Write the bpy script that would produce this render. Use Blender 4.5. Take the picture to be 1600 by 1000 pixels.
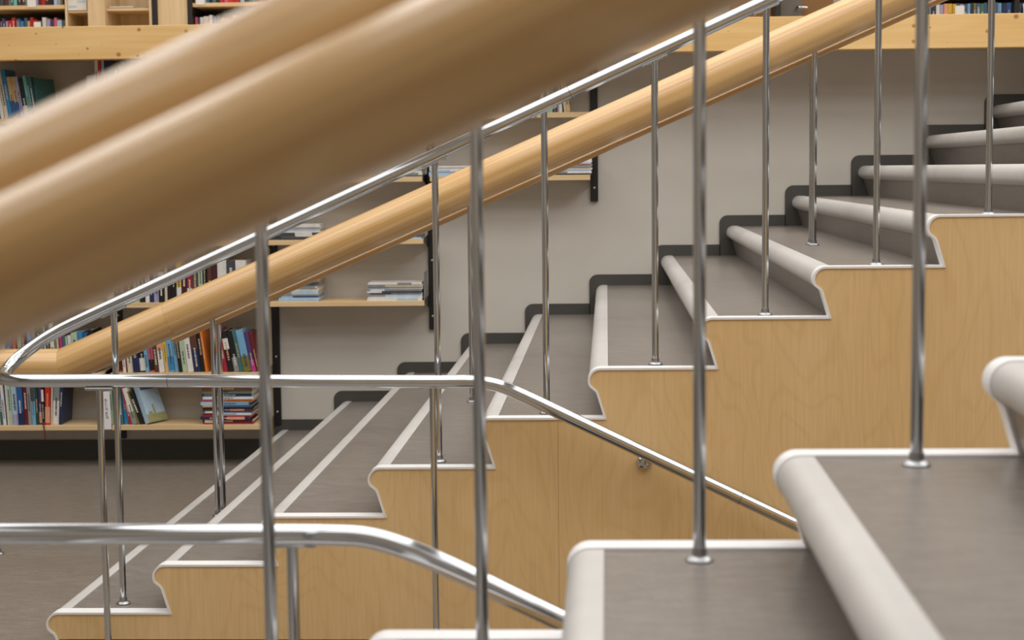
import bpy, bmesh, math, random
from mathutils import Vector, Matrix

random.seed(7)
scene = bpy.context.scene
COL = scene.collection
for o in list(bpy.data.objects):
    bpy.data.objects.remove(o)

# ------------------------------------------------------------------ camera
EYE = 1.628
YAW, PITCH, ROLL = 0.0394, 0.0951, -0.0106
fwd = Vector((-math.sin(YAW) * math.cos(PITCH), math.cos(YAW) * math.cos(PITCH), -math.sin(PITCH)))
rt = Vector((math.cos(YAW), math.sin(YAW), 0))
up = rt.cross(fwd)
cr = rt * math.cos(ROLL) + up * math.sin(ROLL)
cu = up * math.cos(ROLL) - rt * math.sin(ROLL)
cd = bpy.data.cameras.new('camera')
cd.sensor_width = 36
cd.lens = 58.5
cd.clip_start = 0.02
cd.dof.use_dof = True
cd.dof.focus_distance = 6.4
cd.dof.aperture_fstop = 4.6
cam = bpy.data.objects.new('camera', cd)
COL.objects.link(cam)
cam.matrix_world = Matrix(((cr.x, cu.x, -fwd.x, 0), (cr.y, cu.y, -fwd.y, 0), (cr.z, cu.z, -fwd.z, EYE), (0, 0, 0, 1)))
scene.camera = cam

# ------------------------------------------------------------------ light, exposure
vs = scene.view_settings
vs.view_transform = 'Standard'
vs.look = 'None'
vs.gamma = 1
vs.use_curve_mapping = False
vs.exposure = 0.64
world = bpy.data.worlds.new('world')
scene.world = world
world.use_nodes = True
bg = world.node_tree.nodes['Background']
bg.inputs[0].default_value = (0.86, 0.93, 1.0, 1)
bg.inputs[1].default_value = 0.25

def area(name, loc, sx, sy, power, color=(1, 0.95, 0.88), rot=(0, 0, 0)):
    l = bpy.data.lights.new(name, 'AREA')
    l.shape = 'RECTANGLE'
    l.size, l.size_y = sx, sy
    l.energy = power
    l.color = color
    ob = bpy.data.objects.new(name, l)
    COL.objects.link(ob)
    ob.location = loc
    ob.rotation_euler = rot
    return ob

LAMP = (1, 0.985, 0.965)
for x, kx in ((-4.0, 0.75), (-0.4, 1.0), (3.2, 1.1)):
    for y, p in ((0.6, 22), (3.2, 38), (5.4, 38), (7.5, 28)):  # the row nearest the camera is added front fill for plywood and foreground rail
        area('ceiling_lamp', (x, y, 4.9), 3.0, 1.8, p * kx, LAMP)
area('ceiling_lamp', (-1, 9.8, 4.9), 7.0, 0.5, 30, LAMP)

# ------------------------------------------------------------------ helpers
def lin(c):
    return tuple(((v / 255) / 12.92 if v / 255 <= 0.04045 else ((v / 255 + 0.055) / 1.055) ** 2.4) for v in c)

MATS = {}
def new_mat(name):
    m = bpy.data.materials.new(name)
    m.use_nodes = True
    nt = m.node_tree
    return m, nt, nt.nodes['Principled BSDF']

def plain(name, rgb, rough=0.5, metal=0.0, noise=0.0, scale=20, coat=0.0, spec=0.5):
    if name in MATS:
        return MATS[name]
    m, nt, b = new_mat(name)
    c = lin(rgb)
    b.inputs['Base Color'].default_value = (*c, 1)
    b.inputs['Roughness'].default_value = rough
    b.inputs['Metallic'].default_value = metal
    b.inputs['Coat Weight'].default_value = coat
    b.inputs['Specular IOR Level'].default_value = spec
    if noise:
        tc = nt.nodes.new('ShaderNodeTexCoord')
        n = nt.nodes.new('ShaderNodeTexNoise')
        n.inputs['Scale'].default_value = scale
        n.inputs['Detail'].default_value = 4
        r = nt.nodes.new('ShaderNodeValToRGB')
        r.color_ramp.elements[0].position = 0.3
        r.color_ramp.elements[1].position = 0.7
        r.color_ramp.elements[0].color = (*[v * (1 - noise) for v in c], 1)
        r.color_ramp.elements[1].color = (*[min(1, v * (1 + noise)) for v in c], 1)
        nt.links.new(tc.outputs['Object'], n.inputs['Vector'])
        nt.links.new(n.outputs['Fac'], r.inputs['Fac'])
        nt.links.new(r.outputs['Color'], b.inputs['Base Color'])
    MATS[name] = m
    return m

def grain(name, dark, light, scale_vec, rough=0.35, coat=0.0, coat_rough=0.1, uv=False, wave=0.0, knots=0.0,
          detail=5, distort=0.6, contrast=(0.3, 0.7), fine=None, bump=0.0, fine_amt=0.13):
    """streaky wood or linoleum: noise stretched along one axis, optional veneer rings and knots"""
    m, nt, b = new_mat(name)
    N, L = nt.nodes, nt.links
    tc = N.new('ShaderNodeTexCoord')
    mp = N.new('ShaderNodeMapping')
    mp.inputs['Scale'].default_value = scale_vec
    L.new(tc.outputs['UV' if uv else 'Object'], mp.inputs['Vector'])
    n = N.new('ShaderNodeTexNoise')
    n.inputs['Scale'].default_value = 1.0
    n.inputs['Detail'].default_value = detail
    n.inputs['Distortion'].default_value = distort
    L.new(mp.outputs[0], n.inputs['Vector'])
    fac = n.outputs['Fac']
    if wave:
        mp2 = N.new('ShaderNodeMapping')
        mp2.inputs['Scale'].default_value = (1.6, 1.6, 0.55)
        L.new(tc.outputs['Object'], mp2.inputs['Vector'])
        n2 = N.new('ShaderNodeTexNoise')
        n2.inputs['Scale'].default_value = 1.7
        n2.inputs['Detail'].default_value = 2.5
        n2.inputs['Distortion'].default_value = 0.4
        L.new(mp2.outputs[0], n2.inputs['Vector'])
        mu = N.new('ShaderNodeMath'); mu.operation = 'MULTIPLY'; mu.inputs[1].default_value = 120
        L.new(n2.outputs['Fac'], mu.inputs[0])
        sn = N.new('ShaderNodeMath'); sn.operation = 'SINE'
        L.new(mu.outputs[0], sn.inputs[0])
        fr = N.new('ShaderNodeMapRange'); fr.inputs[1].default_value = 0.55; fr.inputs[2].default_value = 1.0
        fr.inputs[3].default_value = 0.0; fr.inputs[4].default_value = -1.0
        L.new(sn.outputs[0], fr.inputs[0])
        ad = N.new('ShaderNodeMath'); ad.operation = 'MULTIPLY_ADD'; ad.inputs[1].default_value = wave
        L.new(fr.outputs[0], ad.inputs[0]); L.new(fac, ad.inputs[2])
        fac = ad.outputs[0]
    ramp = N.new('ShaderNodeValToRGB')
    ramp.color_ramp.elements[0].position, ramp.color_ramp.elements[1].position = contrast
    ramp.color_ramp.elements[0].color = (*lin(dark), 1)
    ramp.color_ramp.elements[1].color = (*lin(light), 1)
    L.new(fac, ramp.inputs['Fac'])
    out = ramp.outputs['Color']
    if fine:
        f = N.new('ShaderNodeTexNoise'); f.inputs['Scale'].default_value = 1; f.inputs['Detail'].default_value = 3
        mp3 = N.new('ShaderNodeMapping'); mp3.inputs['Scale'].default_value = fine
        L.new(tc.outputs['UV' if uv else 'Object'], mp3.inputs['Vector']); L.new(mp3.outputs[0], f.inputs['Vector'])
        mr = N.new('ShaderNodeMapRange'); mr.inputs[1].default_value = 0.3; mr.inputs[2].default_value = 0.7
        mr.inputs[3].default_value = 1 - fine_amt; mr.inputs[4].default_value = 1 + fine_amt
        L.new(f.outputs['Fac'], mr.inputs[0])
        mx = N.new('ShaderNodeMix'); mx.data_type = 'RGBA'; mx.blend_type = 'MULTIPLY'; mx.inputs[0].default_value = 1
        L.new(out, mx.inputs[6]); L.new(mr.outputs[0], mx.inputs[7])
        out = mx.outputs[2]
    if knots:
        mpk = N.new('ShaderNodeMapping'); mpk.inputs['Scale'].default_value = (8.0, 0.0, 9.0)
        L.new(tc.outputs['Object'], mpk.inputs['Vector'])
        v = N.new('ShaderNodeTexVoronoi'); v.voronoi_dimensions = '2D'; v.inputs['Scale'].default_value = 1.0
        sxyz = N.new('ShaderNodeSeparateXYZ'); cxyz = N.new('ShaderNodeCombineXYZ')
        L.new(mpk.outputs[0], sxyz.inputs[0]); L.new(sxyz.outputs[0], cxyz.inputs[0]); L.new(sxyz.outputs[2], cxyz.inputs[1])
        L.new(cxyz.outputs[0], v.inputs['Vector'])
        sp = N.new('ShaderNodeSeparateColor'); L.new(v.outputs['Color'], sp.inputs[0])
        sz = N.new('ShaderNodeMath'); sz.operation = 'POWER'; sz.inputs[1].default_value = 1.7; L.new(sp.outputs[0], sz.inputs[0])
        sz2 = N.new('ShaderNodeMath'); sz2.operation = 'MULTIPLY_ADD'; sz2.inputs[1].default_value = 0.11; sz2.inputs[2].default_value = 0.012
        L.new(sz.outputs[0], sz2.inputs[0])
        dv = N.new('ShaderNodeMath'); dv.operation = 'DIVIDE'; L.new(v.outputs['Distance'], dv.inputs[0]); L.new(sz2.outputs[0], dv.inputs[1])
        rk = N.new('ShaderNodeMapRange'); rk.inputs[1].default_value = 0.45; rk.inputs[2].default_value = 1.2; rk.inputs[3].default_value = 1; rk.inputs[4].default_value = 0
        L.new(dv.outputs[0], rk.inputs[0])
        ks = N.new('ShaderNodeMath'); ks.operation = 'MULTIPLY'; ks.inputs[1].default_value = knots
        L.new(rk.outputs[0], ks.inputs[0])
        mx = N.new('ShaderNodeMix'); mx.data_type = 'RGBA'
        mx.inputs[7].default_value = (*lin((150, 92, 38)), 1)
        L.new(ks.outputs[0], mx.inputs[0]); L.new(out, mx.inputs[6])
        out = mx.outputs[2]
    if bump:
        bp = N.new('ShaderNodeBump'); bp.inputs['Strength'].default_value = bump; bp.inputs['Distance'].default_value = 0.002
        L.new(fac, bp.inputs['Height']); L.new(bp.outputs[0], b.inputs['Normal'])
    L.new(out, b.inputs['Base Color'])
    b.inputs['Roughness'].default_value = rough
    b.inputs['Coat Weight'].default_value = coat
    b.inputs['Coat Roughness'].default_value = coat_rough
    MATS[name] = m
    return m

M_WALL = plain('wall_paint', (206, 200, 191), 0.75, noise=0.03, scale=3)
M_CEIL = plain('ceiling_paint', (225, 222, 216), 0.8)
M_LINO = grain('linoleum', (120, 111, 101), (140, 131, 121), (14, 60, 60), rough=0.34, detail=6, fine=(110, 380, 380), fine_amt=0.2)
M_LINO_STEP = grain('linoleum_step', (119, 112, 106), (138, 131, 125), (12, 50, 50), rough=0.3, detail=6, fine=(110, 360, 360), fine_amt=0.17)
M_NOSE = plain('nosing_vinyl', (201, 199, 196), 0.42, noise=0.04, scale=9)
M_TRIM = plain('white_edge_vinyl', (243, 243, 244), 0.36)
M_SKIRT = plain('dark_skirting_vinyl', (72, 70, 66), 0.45)
M_PLY = grain('birch_plywood', (222, 185, 128), (237, 204, 152), (2.5, 2.5, 0.5), rough=0.4, coat=0.15, coat_rough=0.25, wave=0.2, contrast=(0.1, 0.9), detail=4, fine=(110, 110, 5), fine_amt=0.05)
M_RAILWOOD = grain('laminated_beech', (190, 144, 82), (220, 180, 120), (0.5, 40, 1), rough=0.5, coat=1.0, coat_rough=0.15, uv=True, detail=4, distort=0.1, fine=(1.2, 200, 1), fine_amt=0.08)
M_PINE = grain('pine_beam', (222, 178, 112), (234, 196, 134), (1.0, 14, 14), rough=0.5, detail=3, knots=0.85, fine=(3, 80, 80), fine_amt=0.04)
M_SHELF = grain('shelf_birch', (214, 182, 134), (228, 200, 156), (1.5, 30, 30), rough=0.45, detail=3)
M_SHELFV = grain('cabinet_birch', (212, 184, 142), (228, 204, 166), (24, 24, 1.5), rough=0.5, detail=3)
M_BLACK = plain('black_metal', (24, 23, 22), 0.45)
M_CHROME = plain('chrome', (208, 213, 219), 0.09, metal=1.0)
M_SATIN = plain('satin_steel', (170, 171, 173), 0.34, metal=1.0)
M_SCREW = plain('screw_steel', (190, 190, 188), 0.3, metal=1.0)
M_PAPER = plain('book_pages', (226, 217, 198), 0.8)
M_CARD = plain('white_card', (232, 230, 230), 0.55)
M_INK = plain('black_ink', (30, 30, 32), 0.6)
M_DOOR = plain('grey_door', (118, 112, 102), 0.5)
M_DARKWOOD = plain('brown_wood', (138, 98, 50), 0.5, noise=0.1, scale=6)

def link(o, parent=None):
    COL.objects.link(o)
    if parent is not None:
        o.parent = parent
        o.matrix_parent_inverse = world_of(parent).inverted()
    return o

def world_of(o):
    m = Matrix.LocRotScale(o.location, o.rotation_euler, o.scale)
    if o.parent is not None:
        m = world_of(o.parent) @ o.matrix_parent_inverse @ m
    return m

def thing(name, label, cat, loc=(0, 0, 0), group=None):
    e = bpy.data.objects.new(name, None)
    e.empty_display_size = 0.1
    e.location = loc
    COL.objects.link(e)
    return tag(e, label, cat, group)

def tag(o, label, cat, group=None):
    o['label'] = label
    o['category'] = cat
    if group:
        o['group'] = group
    return o

def mesh(name, verts, faces, mat, smooth=False, uvs=None, sharp=None):
    me = bpy.data.meshes.new(name)
    me.from_pydata(verts, [], faces)
    if uvs:
        ul = me.uv_layers.new(name='uv')
        for lp in me.loops:
            ul.data[lp.index].uv = uvs[lp.vertex_index]
    me.materials.append(mat)
    if smooth:
        me.polygons.foreach_set('use_smooth', [True] * len(me.polygons))
        if sharp:
            me.set_sharp_from_angle(angle=sharp)
    me.update()
    return me

def fixn(me):
    bm = bmesh.new(); bm.from_mesh(me)
    bmesh.ops.recalc_face_normals(bm, faces=bm.faces)
    bm.to_mesh(me); bm.free()
    return me

def put(name, me, parent=None, loc=(0, 0, 0), rot=(0, 0, 0)):
    """link a mesh object; loc / rot are world values"""
    o = bpy.data.objects.new(name, me)
    o.location = loc
    o.rotation_euler = rot
    return link(o, parent)

def box_me(name, x0, x1, y0, y1, z0, z1, mat, bev=0.0):
    v = [(x0, y0, z0), (x1, y0, z0), (x1, y1, z0), (x0, y1, z0), (x0, y0, z1), (x1, y0, z1), (x1, y1, z1), (x0, y1, z1)]
    f = [(0, 3, 2, 1), (4, 5, 6, 7), (0, 1, 5, 4), (1, 2, 6, 5), (2, 3, 7, 6), (3, 0, 4, 7)]
    me = mesh(name, v, f, mat)
    if bev:
        bm = bmesh.new(); bm.from_mesh(me)
        bmesh.ops.bevel(bm, geom=bm.edges[:], offset=bev, segments=2, affect='EDGES', profile=0.5)
        bm.to_mesh(me); bm.free()
    return me

def box(name, x0, x1, y0, y1, z0, z1, mat, parent=None, bev=0.0):
    return put(name, box_me(name, x0, x1, y0, y1, z0, z1, mat, bev), parent)

SKEW = 0.018            # the noses are a degree off square to the side panels
def sx(y):
    return SKEW * (y - 5.3)

FALL = -0.0050         # the far treads and floor fall slightly towards the back wall
def prism_me(name, pts, y0, y1, mat, ref=0.0, smooth=False, fall=0.0):
    """polygon in x-z pulled along y, sheared like the steps; x is given at the plane y=ref"""
    n = len(pts)
    v = [(x + SKEW * (y0 - ref), y0, z + fall * (y0 - ref)) for x, z in pts] + [(x + SKEW * (y1 - ref), y1, z + fall * (y1 - ref)) for x, z in pts]
    f = [tuple(range(n)), tuple(range(2 * n - 1, n - 1, -1))]
    f += [(i, (i + 1) % n, n + (i + 1) % n, n + i)[::-1] for i in range(n)]
    return fixn(mesh(name, v, f, mat, smooth, sharp=math.radians(35) if smooth else None))

def frame_at(t, hint):
    t = t.normalized()
    a = hint - t * hint.dot(t)
    if a.length < 1e-4:
        a = Vector((0, 1, 0)) - t * t.y
    a.normalize()
    return a, t.cross(a)

def sweep_me(name, pts, r, mat, seg=24, caps=True, hint=Vector((0, 0, 1)), ends=(None, None), u0=0.0):
    """round bar along a polyline with mitred corners; ends may give the normal of a mitred end plane"""
    pts = [Vector(p) for p in pts]
    n = len(pts)
    V, F, UV = [], [], []
    u = u0
    for i, p in enumerate(pts):
        if i == 0:
            d = dn = (pts[1] - p).normalized()
        elif i == n - 1:
            d = dn = (p - pts[i - 1]).normalized()
        else:
            a, b = (p - pts[i - 1]).normalized(), (pts[i + 1] - p).normalized()
            d, dn = a, (a + b).normalized()
        if i == 0 and ends[0]:
            dn = Vector(ends[0]).normalized()
        if i == n - 1 and ends[1]:
            dn = Vector(ends[1]).normalized()
        if i:
            u += (p - pts[i - 1]).length
        e1, e2 = frame_at(d, hint)
        for k in range(seg + 1):
            a = 2 * math.pi * k / seg
            q = e1 * math.cos(a) * r + e2 * math.sin(a) * r
            q = q - d * (q.dot(dn) / d.dot(dn))
            V.append(tuple(p + q)); UV.append((u, a * r))
    w = seg + 1
    for i in range(n - 1):
        for k in range(seg):
            F.append((i * w + k, i * w + k + 1, (i + 1) * w + k + 1, (i + 1) * w + k))
    if caps:
        F.append(tuple(range(seg - 1, -1, -1)))
        F.append(tuple((n - 1) * w + k for k in range(seg)))
    me = mesh(name, V, F, mat, True, UV, sharp=math.radians(50))
    return me

def lathe_me(name, prof, mat, seg=24):
    V, F = [], []
    for r, z in prof:
        for k in range(seg):
            a = 2 * math.pi * k / seg
            V.append((r * math.cos(a), r * math.sin(a), z))
    for i in range(len(prof) - 1):
        for k in range(seg):
            k2 = (k + 1) % seg
            F.append((i * seg + k, i * seg + k2, (i + 1) * seg + k2, (i + 1) * seg + k))
    F.append(tuple(range(seg - 1, -1, -1)))
    F.append(tuple((len(prof) - 1) * seg + k for k in range(seg)))
    return mesh(name, V, F, mat, True, sharp=math.radians(40))

def curve_pts(ctrl, per=8):
    """Catmull-Rom through control points"""
    P = [Vector(c) for c in ctrl]
    P = [P[0] * 2 - P[1]] + P + [P[-1] * 2 - P[-2]]
    out = []
    for i in range(1, len(P) - 2):
        a, b, c, d = P[i - 1], P[i], P[i + 1], P[i + 2]
        for k in range(per):
            t = k / per
            out.append(0.5 * ((2 * b) + (c - a) * t + (2 * a - 5 * b + 4 * c - d) * t * t + (3 * b - a - 3 * c + d) * t ** 3))
    out.append(P[-2])
    return out

def struct(o):
    o['kind'] = 'structure'
    return o

# ------------------------------------------------------------------ the room
R, G = 0.16, 0.3574            # riser and going of every flight
YF, YN, YW = 5.30, 2.862, 9.18  # far side panel, near side panel, back wall
XF = -1.696                    # foot of riser 1 on the far side panel
YB = 8.162 - YW                # the wall behind the camera, mirrored
WELL = -0.45                   # where the flight down begins

def multi_box(name, boxes, mat):
    V, F = [], []
    for x0, x1, y0, y1, z0, z1 in boxes:
        b = len(V)
        V += [(x0, y0, z0), (x1, y0, z0), (x1, y1, z0), (x0, y1, z0), (x0, y0, z1), (x1, y0, z1), (x1, y1, z1), (x0, y1, z1)]
        F += [tuple(b + i for i in f) for f in [(0, 3, 2, 1), (4, 5, 6, 7), (0, 1, 5, 4), (1, 2, 6, 5), (2, 3, 7, 6), (3, 0, 4, 7)]]
    return mesh(name, V, F, mat)

struct(put('floor', multi_box('floor', [(-9, WELL, YB, YF, -0.2, 0), (-9, WELL, YF, YW, -0.2, 0), (WELL, 6.5, YB, YN, -0.2, 0), (WELL, 6.5, YF, YW, -0.2, 0)], M_LINO)))
for v in bpy.data.objects['floor'].data.vertices:
    if v.co.y > YF + 0.1:
        v.co.z += -0.0056 * (v.co.y - YF)
struct(box('floor_lower', WELL - 1.5, 6.5, YN - 0.2, YF + 0.2, -2.0, -1.9, M_LINO))
struct(box('wall_back', -9, 6.5, YW, YW + 0.2, -0.2, 2.353, M_WALL))
struct(box('wall_upper', -9, 6.5, 10.86, 11.0, 2.1, 5.0, M_WALL))
struct(box('wall_left', -9.2, -9, YB, 11.0, -0.2, 5.0, M_WALL))
struct(box('wall_right', 6.5, 6.7, YB, 11.0, -2, 5.0, plain('dark_wall_paint', (136, 130, 122), 0.7)))
struct(box('wall_front', -9, 6.5, YB - 0.2, YB, -0.2, 5.0, plain('taupe_wall_paint', (168, 161, 151), 0.7)))
struct(box('ceiling', -9.2, 6.7, YB - 0.2, 11.0, 5.0, 5.2, M_CEIL))
struct(box('floor_upper', -9, 6.5, 8.78, 10.86, 2.20, 2.352, M_SHELF))

beam = box('pine_beam', -9, 6.5, 8.69, 8.78, 2.181, 2.353, M_PINE, bev=0.003)
tag(beam, 'long knotty pine beam edging the upper floor above the wall shelves', 'beam')

# ------------------------------------------------------------------ stairs
def step_profile():
    """riser foot -> nose -> back of the tread, relative to the riser foot"""
    p = [(0, 0), (-0.0255, 0.084)]
    p += [(-0.031, 0.094), (-0.0385, 0.1)]
    for a in range(208, 89, -13):
        p.append((-0.018 + 0.035 * math.cos(math.radians(a)), 0.125 + 0.035 * math.sin(math.radians(a))))
    p.append((-0.018, 0.16))
    return p

PROF = step_profile()

def offset(pts, d):
    out = []
    for i, (x, z) in enumerate(pts):
        a = pts[max(i - 1, 0)]; b = pts[min(i + 1, len(pts) - 1)]
        tx, tz = b[0] - a[0], b[1] - a[1]
        l = math.hypot(tx, tz)
        out.append((x - tz / l * d, z + tx / l * d))
    return out

def strip_me(name, pts, d0, d1, y0, y1, mat, ref, fall=0.0):
    a, b = offset(pts, d0), offset(pts, d1)
    return prism_me(name, a + b[::-1], y0, y1, mat, ref, smooth=True, fall=fall)

def build_stairs(label, y_panel, y_wall, x0, first, last, panels, side):
    """side=+1: the wall lies beyond the panel (far flight); -1: towards the viewer"""
    st = thing('staircase', label, 'staircase', (x0, y_panel, 0))
    ya, yb = sorted((y_panel + side * 0.02, y_wall))
    ta, tb = sorted((y_panel - side * 0.004, y_panel + side * 0.052))
    na, nb = sorted((y_panel + side * 0.052, y_wall))
    fall = FALL if side > 0 else 0.0
    body = prism_me('step', PROF + [(G, R), (G, 0)], ya, yb, M_LINO_STEP, y_panel, smooth=True, fall=fall)
    nose_path = PROF[2:] + [(0.006, 0.16)]
    nose = strip_me('nosing', nose_path, -0.002, 0.003, na, nb, M_NOSE, y_panel, fall)
    trim = strip_me('edge_trim', PROF + [(G - 0.002, R)], -0.001, 0.0058, ta, tb, M_TRIM, y_panel)
    for n in range(first, last + 1):
        loc = (x0 + G * (n - 1), y_panel - y_panel, R * (n - 1))
        s = put('step', body, st, loc)
        put('nosing', nose, s, loc)
        put('edge_trim', trim, s, loc)
    # plywood side panels: a stepped outline cut at the sheet joints
    outline = []
    for n in range(1, last + 1):
        for x, z in PROF:
            outline.append((x0 + G * (n - 1) + x, R * (n - 1) + z))
    pa, pb = sorted((y_panel, y_panel + side * 0.02))
    def zbot(x):
        return 0.075 if x <= WELL else -1.9
    for k, (xa, xb) in enumerate(panels):
        pts = [p for p in outline if xa < p[0] < xb] if k else [p for p in outline if p[0] < xb and p[1] >= 0.075]
        if k == 0:
            pts = [(x0 - 0.0225, 0.075)] + pts
        else:
            zt = max([p[1] for p in outline if p[0] <= xa] or [0])
            pts = [(xa, zt)] + pts
        pts = pts + [(xb, pts[-1][1])]
        if k == 0:
            low = [(xb, -1.9), (WELL, -1.9), (WELL, 0.075)] if xb > WELL else [(xb, 0.075)]
        else:
            low = [(xb, -1.9), (xa, -1.9)]
        v = pts + low
        nn = len(v)
        V = [(x, pa, z) for x, z in v] + [(x, pb, z) for x, z in v]
        F = [tuple(range(nn)), tuple(range(2 * nn - 1, nn - 1, -1))] + [(i, (i + 1) % nn, nn + (i + 1) % nn, nn + i) for i in range(nn)]
        put('plywood_panel', fixn(mesh('plywood_panel', V, F, M_PLY)), st)
    ka, kb = sorted((y_panel + side * 0.012, y_panel + side * 0.02))
    put('plinth', box_me('plinth', x0 + 0.01, WELL, ka, kb, 0, 0.078, M_SKIRT), st)
    return st

far_stairs = build_stairs('far wide flight of grey linoleum steps with pale noses against the back wall', YF, YW - 0.004, XF, 1, 13,
                          [(XF - 0.1, -0.0654), (-0.0646, 2.3766), (2.3774, 2.9)], 1)
near_stairs = build_stairs('near flight of grey linoleum steps with pale noses, cut by the picture bottom', YN, YB + 0.004, -1.749, 1, 12,
                           [(-1.85, -0.12), (-0.118, 2.32)], -1)

# dark skirting that climbs the back wall with the steps
V, F = [], []
for n in range(1, 14):
    xl = -2.077 + G * n
    xr = xl + G + 0.004
    zt, zb = R * n + 0.041, R * (n - 1) - 0.02
    rad = 0.045
    ring = [(xl, zb), (xr, zb), (xr, zt)]
    for k in range(7):
        a = math.radians(90 + 15 * k)
        ring.append((xl + rad + rad * math.cos(a), zt - rad + rad * math.sin(a)))
    b = len(V); m = len(ring)
    V += [(x, YW - 0.012, z) for x, z in ring] + [(x, YW, z) for x, z in ring]
    F += [tuple(b + i for i in range(m)), tuple(b + i for i in range(2 * m - 1, m - 1, -1))]
    F += [(b + i, b + m + i, b + m + (i + 1) % m, b + (i + 1) % m) for i in range(m)]
sk = put('baseboard_back', fixn(mesh('baseboard_back', V, F, M_SKIRT)))
struct(sk)
struct(box('baseboard_left', -9, -2.077 + G + 0.004, YW - 0.012, YW, -0.021, 0.09, M_SKIRT))

# ------------------------------------------------------------------ chrome rails
RP = 0.0107        # post radius
RR = 0.021         # rail radius
FLANGE = lathe_me('base_flange', [(0.0235, 0), (0.0235, 0.003), (0.020, 0.007), (0.013, 0.0095), (0.0125, 0.022)], M_SATIN, 28)

def post(parent, x, y, z, h, saddle_slope=None, flange=True):
    key = 'post_%.3f' % h
    if key not in MATS:
        MATS[key] = sweep_me('post', [(0, 0, 0), (0, 0, h)], RP, M_CHROME, 20, hint=Vector((1, 0, 0)))
    p = put('post', MATS[key], parent, (x, y, z))
    if flange:
        put('base_flange', FLANGE, p, (x, y, z))
    if saddle_slope is not None:
        k2 = 'saddle'
        if k2 not in MATS:
            MATS[k2] = box_me('saddle_plate', -0.045, 0.045, -0.011, 0.011, -0.004, 0.004, M_CHROME, 0.0015)
            MATS['saddle_screw'] = lathe_me('screw', [(0.0055, -0.006), (0.0055, 0.004)], M_SCREW, 12)
        a = -math.atan(saddle_slope)
        put('saddle_plate', MATS[k2], p, (x, y, z + h), (0, a, 0))
        for s in (-0.034, 0.034):
            put('screw', MATS['saddle_screw'], p, (x + s * math.cos(a), y, z + h - s * math.sin(a)), (0, a, 0))
    return p

def ring(parent, x, y, z, d, r=RR):
    """hairline joint in a rail"""
    d = Vector(d).normalized() * 0.0008
    c = Vector((x, y, z))
    put('joint', sweep_me('joint', [c - d, c + d], r + 0.0004, M_SKIRT, 24), parent)

SL = R / G
YR = 5.43
def far_rail_z(x):
    return 1.097 + SL * (x - XF)
fr = thing('chrome_handrail', 'far chrome handrail that loops back at its foot and runs down the plywood', 'handrail', (-1.75, YR, 0))
ctrl = [(4.0, YR, far_rail_z(4.0)), (2.0, YR, far_rail_z(2.0)), (-1.4, YR, far_rail_z(-1.4))]
loop = curve_pts([(-1.45, YR, far_rail_z(-1.45)), (-1.62, YR, far_rail_z(-1.62)), (-1.75, 5.425, 1.068), (-1.835, 5.40, 1.008), (-1.868, 5.345, 0.966),
                  (-1.855, 5.275, 0.95), (-1.80, 5.22, 0.947), (-1.70, 5.20, 0.947), (-1.5, 5.2, 0.947)], 6)
bend = curve_pts([(-0.45, 5.2, 0.938), (-0.33, 5.2, 0.937), (-0.25, 5.2, 0.924), (-0.17, 5.2, 0.891), (-0.05, 5.2, 0.833)], 5)
path = [Vector(ctrl[0])] + loop + bend + [Vector((1.2, 5.2, 0.833 - 0.484 * 1.25))]
put('rail', sweep_me('rail', path, RR, M_CHROME, 24), fr)
for n in (1, 4, 5, 6, 7, 8, 9, 10):
    x = -1.890 + G * n
    zb = R * n
    post(fr, x, YR, zb, far_rail_z(x) - RR * 1.1 - zb, SL)
for x in (-1.5219, -0.4579):
    post(fr, x, 5.2, 0, 0.942 - RR, 0)
ring(fr, -1.30, 5.2, 0.9455, (1, 0, 0))
ring(fr, 0.51, 5.2, 0.833 - 0.484 * 0.56, (1, 0, -0.484))
ring(fr, -0.02, YR, far_rail_z(-0.02), (1, 0, SL))
br = put('wall_bracket', lathe_me('wall_bracket', [(0.026, 0), (0.026, 0.004), (0.022, 0.012), (0.014, 0.018), (0.006, 0.02)], M_CHROME, 28), fr, (0.212, YF, 0.660), (math.radians(90), 0, 0))
put('bracket_arm', sweep_me('bracket_arm', curve_pts([(0.212, YF - 0.012, 0.660), (0.212, YF - 0.06, 0.658), (0.212, 5.21, 0.672), (0.212, 5.2, 0.70)], 5), 0.006, M_CHROME, 12), fr)

YRN = 2.74
def near_rail_z(x):
    return 1.097 + SL * (x + 1.749)
nr = thing('chrome_handrail', 'near chrome stair posts standing on the front flight, cutting the whole view', 'handrail', (-1.9, YRN, 0))
put('rail', sweep_me('rail', [(-1.75, YRN, near_rail_z(-1.75)), (2.4, YRN, near_rail_z(2.4))], RR, M_CHROME, 24), nr)
for n in (1, 4, 5, 6, 7, 8, 9):
    x = {4: -0.522, 5: -0.1635}.get(n, -1.943 + G * n)
    post(nr, x, YRN, R * n, near_rail_z(x) - RR * 1.1 - R * n, SL)

YL = 2.96
lr = thing('chrome_handrail', 'lower chrome rail across the picture bottom that bends down behind the front steps', 'handrail', (-1.6, YL, 0))
bend = curve_pts([(-0.62, YL, 0.956), (-0.47, YL, 0.955), (-0.385, YL, 0.950), (-0.31, YL, 0.928), (-0.23, YL, 0.893), (-0.1, YL, 0.829)], 6)
put('rail', sweep_me('rail', [Vector((-3.2, YL, 0.966))] + bend + [Vector((1.1, YL, 0.829 - 0.49 * 1.2))], 0.0195, M_CHROME, 24), lr)
for x in (-1.52, -0.5217, -2.55):
    post(lr, x, YL, 0, 0.957 - 0.0195, 0)

# ------------------------------------------------------------------ wooden double rails in the middle of each flight
def tube(parent, pts, r, name='wooden_rail', ends=(None, None), u0=0.0):
    return put(name, sweep_me(name, pts, r, M_RAILWOOD, 48, ends=ends, u0=u0), parent)

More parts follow.
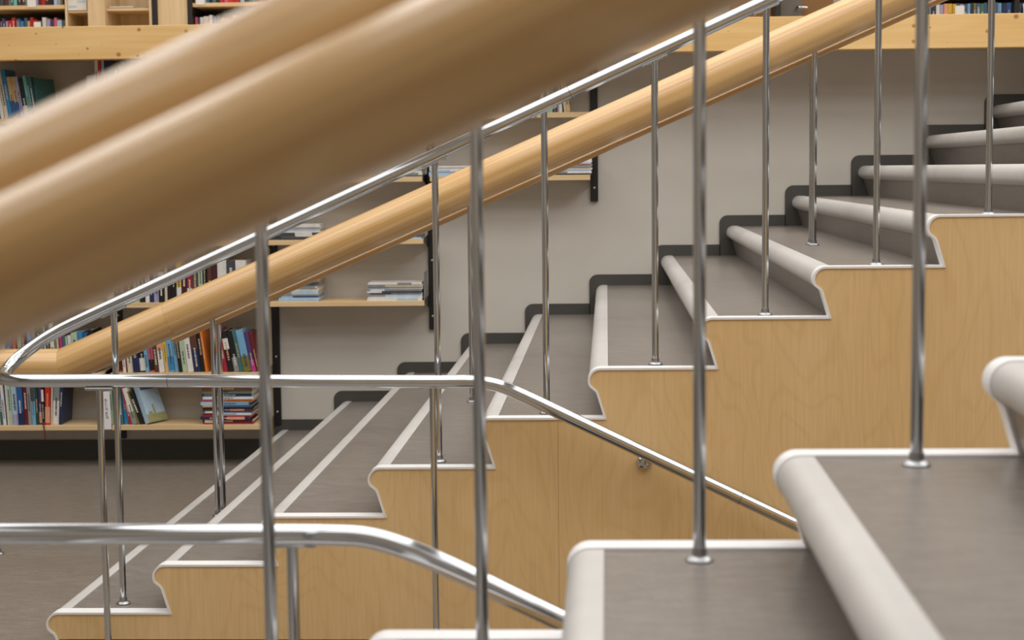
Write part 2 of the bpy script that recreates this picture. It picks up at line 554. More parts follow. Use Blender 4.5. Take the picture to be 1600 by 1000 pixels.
RA, RB, RS = 0.0755, 0.051, 0.013
def along(p, q, d):
    p, q = Vector(p), Vector(q)
    return p + (q - p).normalized() * d

def az(x):
    return 1.7404 + 0.4305 * (x - 0.0523)
def bz(x):
    return 1.6314 + 0.4307 * (x - 0.0526) + RS * 1.09
YA, YBB = 6.825, 6.94
fw = thing('wooden_handrail', 'far thick beech double handrail on slim posts in mid-flight', 'handrail', (-2.2, 6.88, 0))
xb = 0.0523 + (0.794 - 1.7404) / 0.4305
mit = (Vector((1, 0, 0)) + Vector((1, 0, 0.4305)).normalized())
tube(fw, [(-4.6, YA, 0.794), (xb - 0.00025, YA, 0.794)], RA, ends=(None, mit))
xj = -1.69
tube(fw, [(xb + 0.00025, YA, 0.7943), (xj - 0.00025, YA, az(xj - 0.00025))], RA, ends=(mit, None), u0=3.1)
tube(fw, [(xj + 0.00025, YA, az(xj + 0.00025)), (3.8, YA, az(3.8))], RA, u0=8.3)
tube(fw, [(-1.71, YBB, bz(-1.71)), (3.8, YBB, bz(3.8))], RS, name='lower_rail', u0=12.7)
for n, x in ((1, -1.519), (4, -0.439), (8, 0.968)):
    zt = R * n + FALL * (6.85 - YF)
    post(fw, x, 6.85, zt, az(x) - RA * 1.02 - zt)
    post(fw, x + 0.004, 6.945, zt - 0.0005, bz(x) - RS * 1.0 - zt)
post(fw, -2.462, 6.85, -0.0087, 0.794 - RA + 0.0187)

nw = thing('wooden_handrail', 'big out-of-focus beech double handrail sweeping across the foreground', 'handrail', (-1.5, 1.27, 0))
def naz(x):
    return 0.995 + SL * (x + 1.696 + 0.072)
def nbz(x):
    return 0.947 + SL * (x + 1.696 + 0.074)
tube(nw, [(-1.7, 1.335, naz(-1.7)), (2.0, 1.335, naz(2.0))], RA, u0=1.0)
tube(nw, [(-1.7, 1.197, nbz(-1.7)), (2.0, 1.197, nbz(2.0))], RB, u0=5.0)
for n, x in ((4, -0.60), (8, 0.88)):
    post(nw, x, 1.31, R * n, naz(x) - RA * 1.02 - R * n)
    post(nw, x, 1.217, R * n, nbz(x) - RB * 1.02 - R * n)

# ------------------------------------------------------------------ wall shelves (back wall, lower level)
UPR = [-3.442, -2.561, -1.68, -0.80, 0.098]
BAYS = ['leftmost', 'second', 'third', 'rightmost']
def level(k):
    return (0.2155, 0.502, 0.8855, 1.2185, 1.5515, 1.8845)[k]      # top face of board k
YFRONT = 8.9
NTH = ['first', 'second', 'third', 'fourth', 'fifth', 'sixth', 'seventh', 'eighth', 'ninth', 'tenth', 'eleventh', 'twelfth', 'thirteenth',
       'fourteenth', 'fifteenth', 'sixteenth', 'seventeenth', 'eighteenth', 'nineteenth', 'twentieth', '21st', '22nd', '23rd', '24th', '25th', '26th', '27th', '28th', '29th', '30th']
SCREW = lathe_me('screw', [(0.006, 0), (0.006, 0.002), (0.003, 0.004)], M_SCREW, 12)
for i, (x, zb) in enumerate(zip(UPR, [0.1, 0.1, 0.172, 0.703, 1.403])):
    t = thing('shelf_upright', 'black slotted metal upright on the back wall, ' + NTH[i] + ' from the left', 'upright', (x, YW, zb), 'wall shelf uprights')
    put('rail_strip', box_me('rail_strip', x - 0.021, x + 0.021, YW - 0.022, YW, zb, 2.15, M_BLACK, 0.002), t)
    z = zb + 0.075
    while z < 2.1:
        put('screw', SCREW, t, (x, YW - 0.022, z), (math.radians(90), 0, 0))
        z += 0.31
SHELF_ROWS = {0: range(0, 6), 1: range(0, 6), 2: range(2, 6), 3: range(4, 6)}
ROWN = ['bottom row', 'second row up', 'third row up', 'fourth row up', 'fifth row up', 'top row']
for b, rows in SHELF_ROWS.items():
    xa, xb = UPR[b] + 0.018, UPR[b + 1] - 0.024
    me = box_me('shelf_board', xa, xb, YFRONT, YW - 0.026, -0.027, 0, M_SHELF, 0.0015)
    for k in rows:
        z = level(k)
        t = thing('wall_shelf', 'birch wall shelf board in the %s shelf bay, %s' % (BAYS[b], ROWN[k]), 'shelf', (xa, YW, z), 'birch wall shelves')
        put('shelf_board', me, t, (0, 0, z))
        for s, x in ((1, UPR[b] + 0.0155), (-1, UPR[b + 1] - 0.0215)):
            # tapering bracket plate hooked into the upright
            pts = [(YW - 0.022, z - 0.06), (YW - 0.022, z + 0.012), (YFRONT + 0.05, z + 0.004), (YFRONT + 0.05, z - 0.02)]
            V = [(x, y, zz) for y, zz in pts] + [(x + 0.002, y, zz) for y, zz in pts]
            F = [(0, 1, 2, 3), (7, 6, 5, 4), (0, 4, 5, 1), (1, 5, 6, 2), (2, 6, 7, 3), (3, 7, 4, 0)]
            put('bracket', mesh('bracket', V, F, M_BLACK), t)

# ------------------------------------------------------------------ books
PAL = {'white': (226, 222, 218), 'cream': (214, 203, 180), 'black': (28, 27, 29), 'navy blue': (34, 46, 84), 'blue': (46, 92, 150),
       'light blue': (118, 170, 205), 'pale blue': (176, 200, 220), 'red': (178, 42, 40), 'dark red': (112, 30, 34), 'crimson': (158, 36, 62),
       'pink': (214, 96, 118), 'orange': (226, 122, 36), 'yellow': (222, 184, 62), 'green': (62, 120, 84), 'dark green': (34, 70, 56),
       'pale green': (176, 196, 166), 'teal': (66, 112, 114), 'mint': (112, 190, 184), 'grey': (140, 142, 144), 'dark grey': (70, 72, 76),
       'brown': (92, 58, 44), 'tan': (206, 172, 122), 'purple': (84, 58, 110), 'lavender': (168, 164, 200), 'magenta': (186, 62, 132),
       'olive': (120, 116, 56), 'maroon': (74, 30, 36), 'peach': (226, 160, 130), 'slate blue': (74, 96, 130), 'meadow': (158, 158, 112), 'bright red': (208, 40, 30), 'bright blue': (52, 132, 186)}
def bcol(c):
    return plain('cover_' + c.replace(' ', '_'), PAL[c], 0.4, noise=0.08, scale=40)

BOX_F = [(0, 3, 2, 1), (4, 5, 6, 7), (0, 1, 5, 4), (1, 2, 6, 5), (2, 3, 7, 6), (3, 0, 4, 7)]
def boxes_me(name, bs, mat):
    V, F = [], []
    for x0, x1, y0, y1, z0, z1 in bs:
        b = len(V)
        V += [(x0, y0, z0), (x1, y0, z0), (x1, y1, z0), (x0, y1, z0), (x0, y0, z1), (x1, y0, z1), (x1, y1, z1), (x0, y1, z1)]
        F += [tuple(b + i for i in f) for f in BOX_F]
    return mesh(name, V, F, mat)

def book(label, group, x, y, z, w, h, d, colour, lean=0.0, turn=0.0, second=None, name='book', title=True, cat='book', flat=False):
    """standing book: spine faces the room; x,y,z is its left bottom spine corner; lean in degrees, + = top to the right.
    flat: lying, spine to the room (w = length, h = thickness)"""
    t = thing(name, label, cat, (x, y, z), group)
    c = min(0.0025, w * 0.2, h * 0.25)
    if flat:
        cov = boxes_me('cover', [(0, w, 0, c, 0, h), (0, w, c, d, 0, c), (0, w, c, d, h - c, h)], bcol(colour))
        pag = boxes_me('pages', [(0.002, w - 0.002, c, d - 0.003, c, h - c)], M_PAPER)
    else:
        cov = boxes_me('cover', [(0, w, 0, c, 0, h), (0, c, c, d, 0, h), (w - c, w, c, d, 0, h)], bcol(colour))
        pag = boxes_me('pages', [(c, w - c, c, d - 0.003, 0.002, h - 0.003)], M_PAPER)
    parts = [put('cover', cov), put('pages', pag)]
    rnd = random.Random(label)
    L, W = (w, h) if flat else (h, w)
    if second and W > 0.009:
        lo = rnd.choice((0.0, 0.04, 0.55)); hi = lo + rnd.uniform(0.25, 0.42)
        b = (lo * L, hi * L, -0.0006, 0.0002, 0.0, h) if flat else (0.0, w, -0.0006, 0.0002, lo * L, hi * L)
        parts.append(put('spine_band', boxes_me('spine_band', [b], bcol(second))))
    if title and W > 0.011:
        dark = sum(PAL[colour]) > 420
        tm = bcol('dark grey' if dark else rnd.choice(('cream', 'white', 'tan')))
        q, bs = rnd.uniform(0.12, 0.45) * L, []
        end = min(L * 0.9, q + rnd.uniform(0.25, 0.5) * L)
        cw = W * rnd.uniform(0.2, 0.38)
        while q < end:
            l = rnd.uniform(0.005, 0.011)
            a = (W - cw) / 2
            bs.append((q, q + l, -0.0011, -0.0005, a, a + cw) if flat else (a, a + cw, -0.0011, -0.0005, q, q + l))
            q += l + rnd.uniform(0.002, 0.005)
        parts.append(put('spine_title', boxes_me('spine_title', bs, tm)))
    for p in parts:
        p.parent = t
    if lean:
        t.rotation_euler = (0, math.radians(lean), math.radians(turn))
        if lean > 0:       # rests on its right bottom corner
            t.location.z += w * math.sin(math.radians(lean))
    elif turn:
        t.rotation_euler = (0, 0, math.radians(turn))
    return t

def px(p, y=8.93, row=1):
    """metres along the back shelves for a position measured along the row"""
    if y > 10:
        return -3.626 + 0.004040 * p
    k = [0.0035189, 0.0035073, 0.0034934, 0.00348, 0.003468, 0.0034567][row]
    a = [-3.173, -3.1605, -3.1455, -3.132, -3.119, -3.1058][row]
    return a + k * p

def row(items, where, group, k, p0, scale, y=8.925, z=None, h=(0.2, 0.24), lean=(0, 0), d=0.17):
    """items: (left, right, colour[, second colour][, height])"""
    n = len(items)
    for i, it in enumerate(items):
        a, b, c = it[:3]
        sec = it[3] if len(it) > 3 else None
        hh = it[4] if len(it) > 4 else random.uniform(*h)
        th = lean[0] + (lean[1] - lean[0]) * i / max(1, n - 1)
        xa, xb = px(p0 + a / scale, y, k), px(p0 + b / scale, y, k)
        w = max(0.006, (xb - xa) * math.cos(math.radians(th)) - 0.0012)
        book('%s book, %s from the left %s' % (c, NTH[i], where), group, xa, y + random.uniform(-0.006, 0.012), (z if z is not None else level(k)) + 0.0005,
             w, hh, d, c, th, 0, sec)

# bottom row, leftmost bay
row([(-60, 20, 'cream'), (20, 75, 'blue', 'teal', 0.24), (75, 125, 'white', None, 0.24), (125, 146, 'navy blue', None, 0.235), (146, 182, 'white', None, 0.24), (182, 240, 'pale green', None, 0.235),
     (240, 340, 'pale blue', 'lavender', 0.225), (340, 440, 'blue', 'navy blue', 0.235), (446, 512, 'dark red', None, 0.235), (516, 580, 'grey', None, 0.235),
     (582, 646, 'light blue', 'dark grey', 0.24), (646, 692, 'dark green', None, 0.235), (694, 748, 'purple', 'peach', 0.235), (756, 800, 'black', 'white', 0.235)],
    'in the bottom row left of the card', 'books in the bottom row', 0, 0, 11.11, lean=(-4, -0.5), d=0.19)
row([(803, 890, 'bright red', 'peach', 0.25), (893, 922, 'cream', None, 0.24), (922, 1030, 'white', 'grey', 0.24), (1033, 1085, 'navy blue', None, 0.25)],
    'among the four leaning right, bottom row', 'books in the bottom row', 0, 0, 11.11, lean=(1.5, 4.5), d=0.19)
owner = [o for o in bpy.data.objects if o.get('label', '').startswith('black book, fourteenth from the left in the bottom row')][0]
rx, rz = px(70.5, row=0), level(0)
path = [(0, 8.915, 0.02), (0.002, 8.895, 0.004), (0.006, 8.892, -0.02), (0.010, 8.893, -0.05), (0.008, 8.894, -0.075)]
V = []
for dx, y, dz in path:
    V += [(rx + dx, y, rz + dz), (rx + dx + 0.007, y - 0.001, rz + dz), (rx + dx + 0.007, y, rz + dz), (rx + dx, y + 0.001, rz + dz)]
F = [(4 * i + k, 4 * i + (k + 1) % 4, 4 * i + 4 + (k + 1) % 4, 4 * i + 4 + k) for i in range(len(path) - 1) for k in range(4)]
put('ribbon', mesh('ribbon', V, F, bcol('dark red')), owner)
# bottom row, around the white card
row([(398, 446, 'pale green', None, 0.235), (448, 512, 'dark green', None, 0.19), (560, 622, 'teal', None, 0.2), (628, 700, 'bright blue', None, 0.20)],
    'just right of the white card, bottom row', 'books by the white card', 0, 140, 11.11, lean=(-2, -4))
row([(722, 772, 'red', None, 0.215), (776, 866, 'white', 'grey', 0.205), (872, 905, 'olive', None, 0.19), (908, 985, 'black', None, 0.185)],
    'among the slanting ones, bottom row', 'books by the white card', 0, 140, 11.11, lean=(-12, -20))
pb = book('pale blue picture book tilted left with its cover showing, bottom row', 'books by the white card', px(140 + 1000 / 11.11, row=0), 8.925, level(0) + 0.001,
          0.03, 0.225, 0.15, 'pale blue', -22, -27, None, title=False)
put_cover = boxes_me('cover_picture', [(0.03, 0.0303, 0.0, 0.15, 0.0, 0.045), (0.03, 0.0304, 0.06, 0.075, 0.03, 0.1), (0.03, 0.0304, 0.02, 0.05, 0.03, 0.06)], bcol('meadow'))
cp = put('cover_picture', put_cover); cp.parent = pb
cp2 = put('cover_sky', boxes_me('cover_sky', [(0.03, 0.0303, 0.012, 0.145, 0.185, 0.222)], bcol('slate blue'))); cp2.parent = pb

# lying stack at the right end of the bottom row
stack = [('crimson', 25, 'pink'), ('maroon', 58, 'cream'), ('navy blue', 50, 'peach'), ('red', 25, None), ('white', 40, 'dark red'), ('blue', 36, 'white'), ('brown', 38, 'orange'),
         ('black', 30, None), ('slate blue', 34, 'tan'), ('light blue', 56, 'pale blue'), ('orange', 48, 'pink'), ('white', 48, None), ('navy blue', 54, 'slate blue'), ('pale green', 54, 'yellow'), ('brown', 70, None)]
z = level(0) + 0.0005
for i, (c, th, s) in enumerate(stack):
    hh = th / 11.11 / 291
    xl = px(318, row=0) + random.uniform(-0.006, 0.012)
    book('%s book lying in the bottom row stack, %s from below' % (c, NTH[i]), 'lying stack of books', xl, 8.925 + random.uniform(-0.008, 0.01), z, 0.275 + random.uniform(-0.012, 0.008), hh - 0.0003, 0.2, c, second=s, flat=True)
    z += hh

# second row, second bay (seen between the wooden and the chrome rail)
row([(-6, 24, 'orange'), (100, 130, 'white'), (131, 144, 'dark red'), (146, 204, 'cream'), (206, 274, 'navy blue'), (276, 334, 'black', 'white'), (336, 374, 'light blue'),
     (376, 428, 'pink', 'black'), (431, 474, 'brown'), (476, 532, 'white', 'peach', 0.215), (535, 575, 'yellow', 'tan', 0.215), (577, 638, 'light blue', 'bright blue', 0.22),
     (641, 680, 'light blue', None, 0.22), (682, 720, 'black', None, 0.22), (722, 776, 'pale green', None, 0.23), (778, 836, 'white', None, 0.235), (838, 908, 'navy blue', 'brown', 0.225),
     (910, 958, 'black', None, 0.235), (960, 985, 'orange', None, 0.235)],
    'in the second row behind the rails', 'books in the second row', 1, 180, 6.667, lean=(-3.5, -7))
row([(1080, 1108, 'pale blue', None, 0.2), (1110, 1146, 'orange', None, 0.225), (1150, 1196, 'crimson', None, 0.235), (1198, 1256, 'black', 'white', 0.225), (1259, 1316, 'black', 'grey', 0.225),
     (1320, 1360, 'teal', None, 0.23), (1363, 1440, 'light blue', 'olive', 0.23), (1444, 1490, 'purple', 'magenta', 0.22), (1494, 1530, 'dark red', None, 0.22)],
    'slanting at the second row right end', 'books in the second row', 1, 180, 6.667, lean=(-9, -11))
# second row, leftmost bay (behind the bend of the wooden rail)
row([(-160, -90, 'cream'), (-85, 20, 'blue'), (30, 100, 'red', None, 0.235), (115, 182, 'pale green', None, 0.245), (190, 242, 'dark red', None, 0.245), (270, 332, 'light blue', None, 0.25),
     (338, 400, 'grey', None, 0.255), (418, 488, 'dark green', None, 0.26), (490, 540, 'green', None, 0.265), (542, 560, 'white', None, 0.26), (562, 636, 'dark green', None, 0.265),
     (640, 700, 'white', None, 0.275), (702, 742, 'olive', None, 0.275), (745, 772, 'cream', None, 0.2), (790, 832, 'magenta', None, 0.2), (836, 880, 'teal', None, 0.2), (882, 912, 'pale green', None, 0.2),
     (916, 976, 'white', 'red', 0.205), (980, 1076, 'pale green', 'olive', 0.22), (1080, 1160, 'bright blue', 'white', 0.225), (1164, 1230, 'blue', None, 0.215), (1240, 1330, 'black', None, 0.235)],
    'in the second row above the loop', 'books above the rail loop', 1, 20, 10, lean=(-3, -3))
# third row, second bay
row([(175, 232, 'cream'), (236, 280, 'dark grey'), (282, 330, 'brown'), (332, 402, 'maroon'), (406, 460, 'pale green'), (462, 514, 'black'), (516, 552, 'white'), (554, 584, 'navy blue'),
     (586, 634, 'lavender'), (636, 684, 'black', 'white'), (686, 710, 'cream'), (712, 745, 'black'), (747, 788, 'black'), (790, 834, 'yellow', 'white', 0.235), (837, 884, 'maroon', None, 0.2),
     (887, 936, 'crimson', 'white', 0.2), (938, 988, 'dark grey', None, 0.2), (990, 1030, 'pale green', None, 0.24), (1032, 1066, 'black', None, 0.205), (1068, 1110, 'brown', None, 0.205),
     (1112, 1156, 'maroon', None, 0.205), (1160, 1244, 'white', None, 0.225), (1248, 1320, 'dark grey', 'tan', 0.225), (1325, 1420, 'white', None, 0.225)],
    'in the third row above the beech rail', 'books in the third row', 2, 140, 5.714)
# top row, leftmost bay
row([(-60, 5, 'blue', None, 0.25), (8, 50, 'white', None, 0.27), (54, 96, 'cream', None, 0.27), (98, 142, 'bright blue', None, 0.265), (146, 190, 'tan', 'blue', 0.225), (192, 240, 'tan', 'blue', 0.225),
     (242, 276, 'lavender', None, 0.225), (278, 328, 'black', 'white', 0.215), (330, 362, 'mint', None, 0.23), (364, 390, 'teal', None, 0.22), (392, 420, 'teal', None, 0.22)],
    'in the top row far left', 'books in the top row', 5, 0, 6.957, lean=(-8, -8))
book('dark teal book turned to show its cover, top row far left', 'books in the top row', px(422 / 6.957, row=5), 8.93, level(5) + 0.0005, 0.015, 0.215, 0.16, 'teal', -8, -20, title=False)
row([(1060, 1098, 'white', 'peach', 0.315), (1100, 1128, 'bright red', 'yellow', 0.315), (1130, 1160, 'pale blue', None, 0.32), (1164, 1255, 'navy blue', None, 0.305), (1258, 1330, 'black', None, 0.3)],
    'in the top row under the beam', 'books in the top row', 5, 0, 6.957)
# top row, rightmost bay
row([(60, 130, 'white'), (134, 196, 'grey'), (200, 246, 'pale green', None, 0.2), (250, 336, 'mint', None, 0.2), (339, 364, 'black', None, 0.2), (366, 402, 'olive', 'cream', 0.2), (405, 438, 'brown', None, 0.2), (440, 472, 'lavender', None, 0.2),
     (475, 550, 'white', None, 0.2)], 'in the top row of the rightmost bay', 'books in the right bay', 5, 840, 14.545)
row([(562, 590, 'black', None, 0.19), (594, 642, 'cream', None, 0.19), (648, 735, 'tan', None, 0.2)], 'slanting, top row of the rightmost bay', 'books in the right bay', 5, 840, 14.545, lean=(-7, -9))

# ------------------------------------------------------------------ magazine stacks
MAGC = ['white', 'pale blue', 'grey', 'white', 'slate blue', 'cream', 'white', 'white', 'dark grey', 'white', 'peach', 'pale blue']
def magazines(p0, p1, k, n, total, where, seed, d=0.2):
    rnd = random.Random(seed)
    z = level(k) + 0.0005
    xa, xb = px(p0, row=k), px(p1, row=k)
    for i in range(n):
        hh = total / n * rnd.uniform(0.75, 1.25)
        c = rnd.choice(MAGC)
        da, db = rnd.uniform(-0.004, 0.006), rnd.uniform(-0.006, 0.004)
        book('%s magazine, %s from below %s' % (c, NTH[i], where), 'lying magazine stacks', xa + da, 8.92 + rnd.uniform(-0.008, 0.012), z, xb - xa - da + db, hh - 0.0003, d, c,
             second=rnd.choice((None, 'white', 'pale blue', 'grey')), flat=True, name='magazine', title=False, cat='magazine')
        z += hh
magazines(438, 501, 2, 14, 0.135, 'in the third row left stack', 1)
magazines(577, 662, 2, 9, 0.092, 'in the third row right stack', 2)
magazines(417, 503, 3, 9, 0.083, 'in the fourth row left stack', 3)
magazines(585, 661, 3, 4, 0.04, 'in the fourth row right stack', 4)
magazines(598, 661, 4, 4, 0.036, 'in the fifth row stack, third bay', 5)
magazines(672, 770, 4, 5, 0.05, 'in the fifth row stack, rightmost bay', 6)
magazines(858, 924, 4, 9, 0.095, 'in the stack at the last upright', 7)
be = box('bookend', UPR[3] - 0.0265, UPR[3] - 0.0245, 8.93, 9.1, level(2) + 0.0005, level(2) + 0.15, plain('grey_plate', (150, 152, 146), 0.35), bev=0.0005)
tag(be, 'thin grey plate standing at the right end of the magazine shelf', 'bookend')

# ------------------------------------------------------------------ white shelf cards, one with handwriting
def card(label, x0, x1, z0, z1, y, tilt=0.0, lines=None):
    t = thing('shelf_card', label, 'card', ((x0 + x1) / 2, y, z0), 'white shelf cards')
    w, h, r = x1 - x0, z1 - z0, 0.004
    pts = []
    for cx, cz, a0 in ((w / 2 - r, h - r, 0), (-w / 2 + r, h - r, 90), (-w / 2 + r, r, 180), (w / 2 - r, r, 270)):
        for a in (0, 30, 60, 90):
            pts.append((cx + r * math.cos(math.radians(a0 + a)), cz + r * math.sin(math.radians(a0 + a))))
    n = len(pts)
    V = [(x, 0, z) for x, z in pts] + [(x, 0.0015, z) for x, z in pts]
    F = [tuple(range(n)), tuple(range(2 * n - 1, n - 1, -1))] + [(i, (i + 1) % n, n + (i + 1) % n, n + i) for i in range(n)]
    c = put('card_face', fixn(mesh('card_face', V, F, M_CARD)))
    c.parent = t
    for s, (ox, oz, size) in (lines or {}).items():
        cu_ = bpy.data.curves.new('writing', 'FONT')
        cu_.body = s
        cu_.size = size
        cu_.extrude = 0.0002
        tmp = bpy.data.objects.new('writing', cu_)
        COL.objects.link(tmp)
        bpy.context.view_layer.update()
        me = bpy.data.meshes.new_from_object(tmp.evaluated_get(bpy.context.evaluated_depsgraph_get()))
        bpy.data.objects.remove(tmp)
        me.materials.clear(); me.materials.append(M_INK)
        w_ = bpy.data.objects.new('writing', me)
        COL.objects.link(w_)
        w_.parent = t
        w_.matrix_local = Matrix(((0, -1, 0, ox), (0, 0, -1, -0.0003), (1, 0, 0, oz), (0, 0, 0, 1)))
    t.rotation_euler = (0, math.radians(tilt), 0)
    return t

card('tall white card lettered by hand, hanging over the bottom shelf edge', px(162, row=0), px(178.6, row=0), level(0) - 0.022, level(0) + 0.188, YFRONT - 0.004, -1.5,
     {'Финский язык': (-0.016, 0.038, 0.0215), 'для детей': (0.013, 0.058, 0.023)})
card('white card before the books under the beam, top row', px(141, row=5), px(156, row=5), level(5) + 0.0, level(5) + 0.225, YFRONT + 0.004)

# ------------------------------------------------------------------ upper floor: shelves, cabinet, door
YU = 10.5
def ux(p):
    return px(p, YU)
ZU, ZB = 2.372, 2.635
ub = [('left', -4.4, ux(105)), ('middle', ux(305), ux(700)), ('right', ux(1390), 3.6)]
for nm, a, b in ub:
    for z, w in ((ZU, 'lower'), (ZB, 'upper')):
        t = thing('wall_shelf', '%s birch shelf of the %s bookcase on the upper floor' % (w, nm), 'shelf', (a, YU, z), 'upper floor shelves')
        put('shelf_board', box_me('shelf_board', a, b, YU - 0.03, YU + 0.3, z - 0.024, z, M_SHELF, 0.0015), t)
        put('shade_backing', box_me('shade_backing', a, b, YU + 0.302, YU + 0.31, z, z + 0.24, M_BLACK), t)  # black sheet standing in for the shadow behind and above the books
def urow(items, where, p0, scale, z, h=(0.165, 0.19)):
    row(items, where, 'books on the upper floor', 0, p0, scale, y=YU, z=z, h=h, d=0.14)
urow([(0, 19, 'grey'), (20, 40, 'purple'), (41, 76, 'purple'), (80, 116, 'lavender'), (120, 180, 'bright red'), (182, 240, 'red'), (250, 274, 'cream'), (276, 320, 'blue'), (322, 372, 'bright blue'), (376, 420, 'slate blue'),
      (422, 466, 'tan'), (470, 520, 'red'), (522, 582, 'bright red'), (600, 652, 'green'), (660, 722, 'white'), (725, 784, 'lavender'), (786, 854, 'purple'), (856, 898, 'pink'), (900, 974, 'pale blue'), (980, 1014, 'teal'), (1016, 1042, 'olive'), (1043, 1072, 'black')],
     'in the lower row above the beam', 0, 10, ZU)
urow([(0, 70, 'dark grey'), (74, 140, 'brown'), (142, 168, 'grey'), (170, 230, 'teal'), (232, 282, 'mint'), (300, 345, 'brown'), (348, 408, 'dark grey'), (410, 470, 'grey'), (474, 612, 'lavender'), (616, 658, 'dark red'), (660, 718, 'red'), (720, 778, 'maroon'),
      (780, 850, 'black'), (858, 912, 'pale blue'), (914, 958, 'lavender'), (960, 1000, 'olive'), (1002, 1050, 'black')], 'in the upper left row above the beam', 0, 10, ZB)
urow([(150, 184, 'pink'), (186, 214, 'purple'), (216, 262, 'white', 'navy blue'), (265, 342, 'white'), (348, 396, 'white', 'bright blue'), (400, 444, 'lavender'), (446, 500, 'teal'), (516, 560, 'peach'), (563, 602, 'pink'), (605, 672, 'red'), (676, 740, 'white'), (744, 820, 'pale green'), (824, 920, 'white'), (924, 990, 'cream')],
     'in the lower row right of the post', 290, 8.89, ZU)
urow([(150, 190, 'tan'), (192, 306, 'white'), (310, 350, 'bright blue'), (352, 400, 'black'), (402, 450, 'teal'), (452, 500, 'black'), (504, 560, 'red'), (562, 620, 'pink'), (622, 690, 'bright red'), (692, 780, 'red'), (784, 840, 'pale blue'), (842, 910, 'dark grey'), (912, 980, 'teal'), (984, 1060, 'maroon'), (1064, 1180, 'crimson'), (1184, 1284, 'white'), (1288, 1350, 'brown')],
     'in the upper row right of the post', 290, 8.89, ZB)
urow([(-230, -170, 'dark red'), (-165, -100, 'white'), (-95, -40, 'maroon'), (-35, 30, 'white'), (34, 95, 'grey'), (100, 155, 'navy blue'), (160, 206, 'white'), (210, 252, 'lavender'), (255, 306, 'peach'), (310, 362, 'yellow'), (365, 408, 'yellow'), (412, 452, 'slate blue'), (455, 498, 'lavender'), (500, 550, 'slate blue'), (552, 587, 'light blue'),
      (590, 625, 'navy blue'), (627, 660, 'olive'), (662, 714, 'slate blue'), (717, 756, 'green'), (760, 800, 'slate blue'), (802, 844, 'navy blue'), (846, 888, 'navy blue'), (890, 938, 'slate blue'), (940, 985, 'light blue'), (990, 1045, 'navy blue')],
     'in the row above the beam, far right', 1430, 8.335, ZU, h=(0.19, 0.2))
urow([(1050, 1112, 'blue'), (1185, 1240, 'slate blue'), (1242, 1282, 'navy blue'), (1285, 1375, 'grey'), (1378, 1440, 'peach')], 'by the black post at the far right', 1430, 8.335, ZU, h=(0.19, 0.2))
card('white card in front of the red books above the beam', ux(55), ux(66), ZU, ZU + 0.16, YU - 0.025)
card('white card hanging from the left upper shelf', ux(47), ux(60.5), ZB - 0.012, ZB + 0.05, YU - 0.036)
card('white card hanging from the shelf right of the black post', ux(311), ux(324), ZB - 0.012, ZB + 0.05, YU - 0.036)
card('white card before the yellow books above the beam', ux(1476), ux(1490), ZU, ZU + 0.18, YU - 0.025)
card('white card tilted against the books at the far right', ux(1582), ux(1597), ZU, ZU + 0.19, YU - 0.025, -5)
for i, p in enumerate((246.5, 302, 1207.5, 1568)):
    t = box('bookcase_post', ux(p - 4), ux(p + 3.6), YU - 0.05, YU + 0.3, 2.353, 4.2, M_BLACK, bev=0.002)
    tag(t, 'black post of the upper floor bookcases, %s from the left' % NTH[i], 'post', 'black bookcase posts')
cab = thing('open_cabinet', 'open birch cabinet with magazines on the upper floor, left', 'cabinet', (ux(106), YU, 2.353))
xa, xm0, xm1, xb2 = ux(106), ux(143), ux(170), ux(242)
put('side_panel', box_me('side_panel', xa, xa + 0.014, YU - 0.04, YU + 0.3, 2.353, 3.6, M_SHELFV, 0.001), cab)
put('divider', box_me('divider', xm0, xm1, YU - 0.06, YU + 0.3, 2.353, 3.6, M_SHELFV, 0.001), cab)
put('side_panel', box_me('side_panel', xb2 - 0.018, xb2, YU - 0.04, YU + 0.3, 2.353, 3.6, M_SHELFV, 0.001), cab)
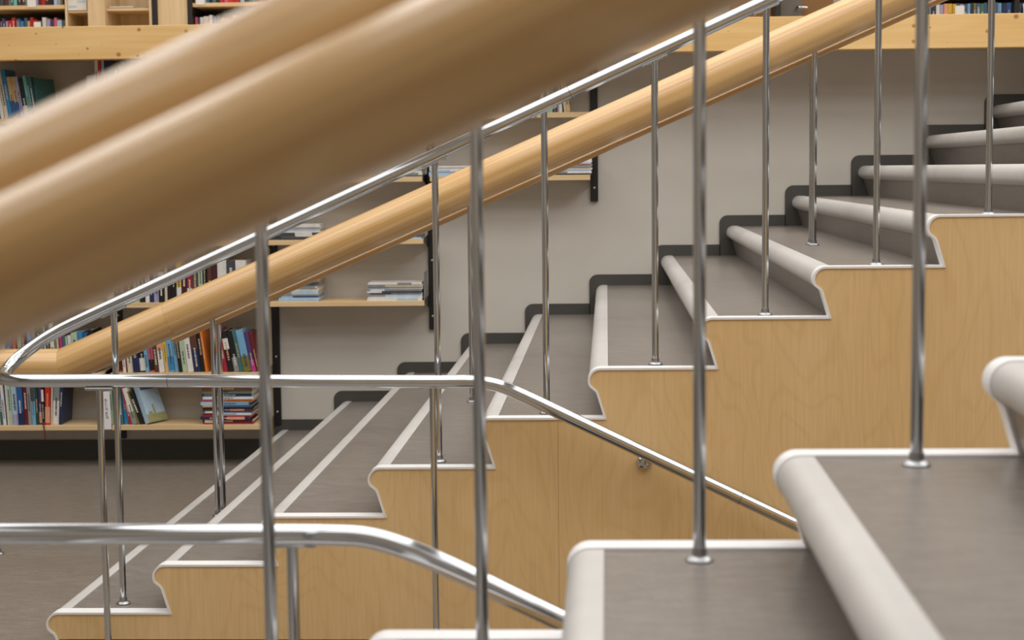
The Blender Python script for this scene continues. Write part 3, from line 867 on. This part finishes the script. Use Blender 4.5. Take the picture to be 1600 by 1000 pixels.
put('back_panel', box_me('back_panel', xa, xb2, YU + 0.3, YU + 0.312, 2.353, 3.6, M_SHELFV), cab)
put('shelf', box_me('shelf', xa + 0.0145, xm0 - 0.0005, YU - 0.02, YU + 0.3, 2.585, 2.6, M_SHELF, 0.001), cab)
put('shelf', box_me('shelf', xm1 + 0.0005, xb2 - 0.0185, YU - 0.02, YU + 0.3, 2.594, 2.61, M_SHELF, 0.001), cab)
put('shelf', box_me('shelf', xa + 0.0145, xb2 - 0.0185, YU - 0.02, YU + 0.3, 2.353, 2.37, M_SHELF, 0.001), cab)
z = 2.6005
for i in range(6):
    book('white magazine in the upper cabinet pile, %s from below' % NTH[i], 'cabinet magazines', xa + 0.016, YU - 0.03, z, xm0 - xa - 0.03, 0.0145, 0.2, 'white', second='pale blue' if i % 2 else None, flat=True, name='magazine', title=False, cat='magazine')
    z += 0.015
for i, c in enumerate(('grey', 'white')):
    book('%s flat magazine lying alone in the upper cabinet, %s from below' % (c, NTH[i]), 'cabinet magazines', xm1 + 0.006 + 0.01 * i, YU - 0.012, 2.6105 + 0.006 * i, 0.25 - 0.1 * i, 0.0055, 0.2, c, flat=True, name='magazine', title=False, cat='magazine')
pan = box('end_panel', ux(250.5), ux(297.5), YU - 0.03, YU - 0.012, 2.353, 4.0, M_SHELFV, bev=0.001)
tag(pan, 'plain birch panel between two black posts on the upper floor', 'panel')
door = box('door_1', ux(1212), ux(1252), YU + 0.2, YU + 0.24, 2.353, 4.4, M_DOOR)
struct(door)
hx = ux(1243)
put('door_handle', sweep_me('door_handle', curve_pts([(hx, YU + 0.2, 2.572), (hx, YU + 0.15, 2.572), (hx + 0.02, YU + 0.14, 2.571), (hx + 0.06, YU + 0.14, 2.569)], 4), 0.008, M_CHROME, 12), door)
struct(box('trim_1', ux(1140), ux(1203.4), YU + 0.2, YU + 0.26, 2.353, 4.4, M_DARKWOOD))
struct(box('trim_2', ux(1252.2), ux(1300), YU + 0.2, YU + 0.26, 2.353, 4.4, M_DARKWOOD))
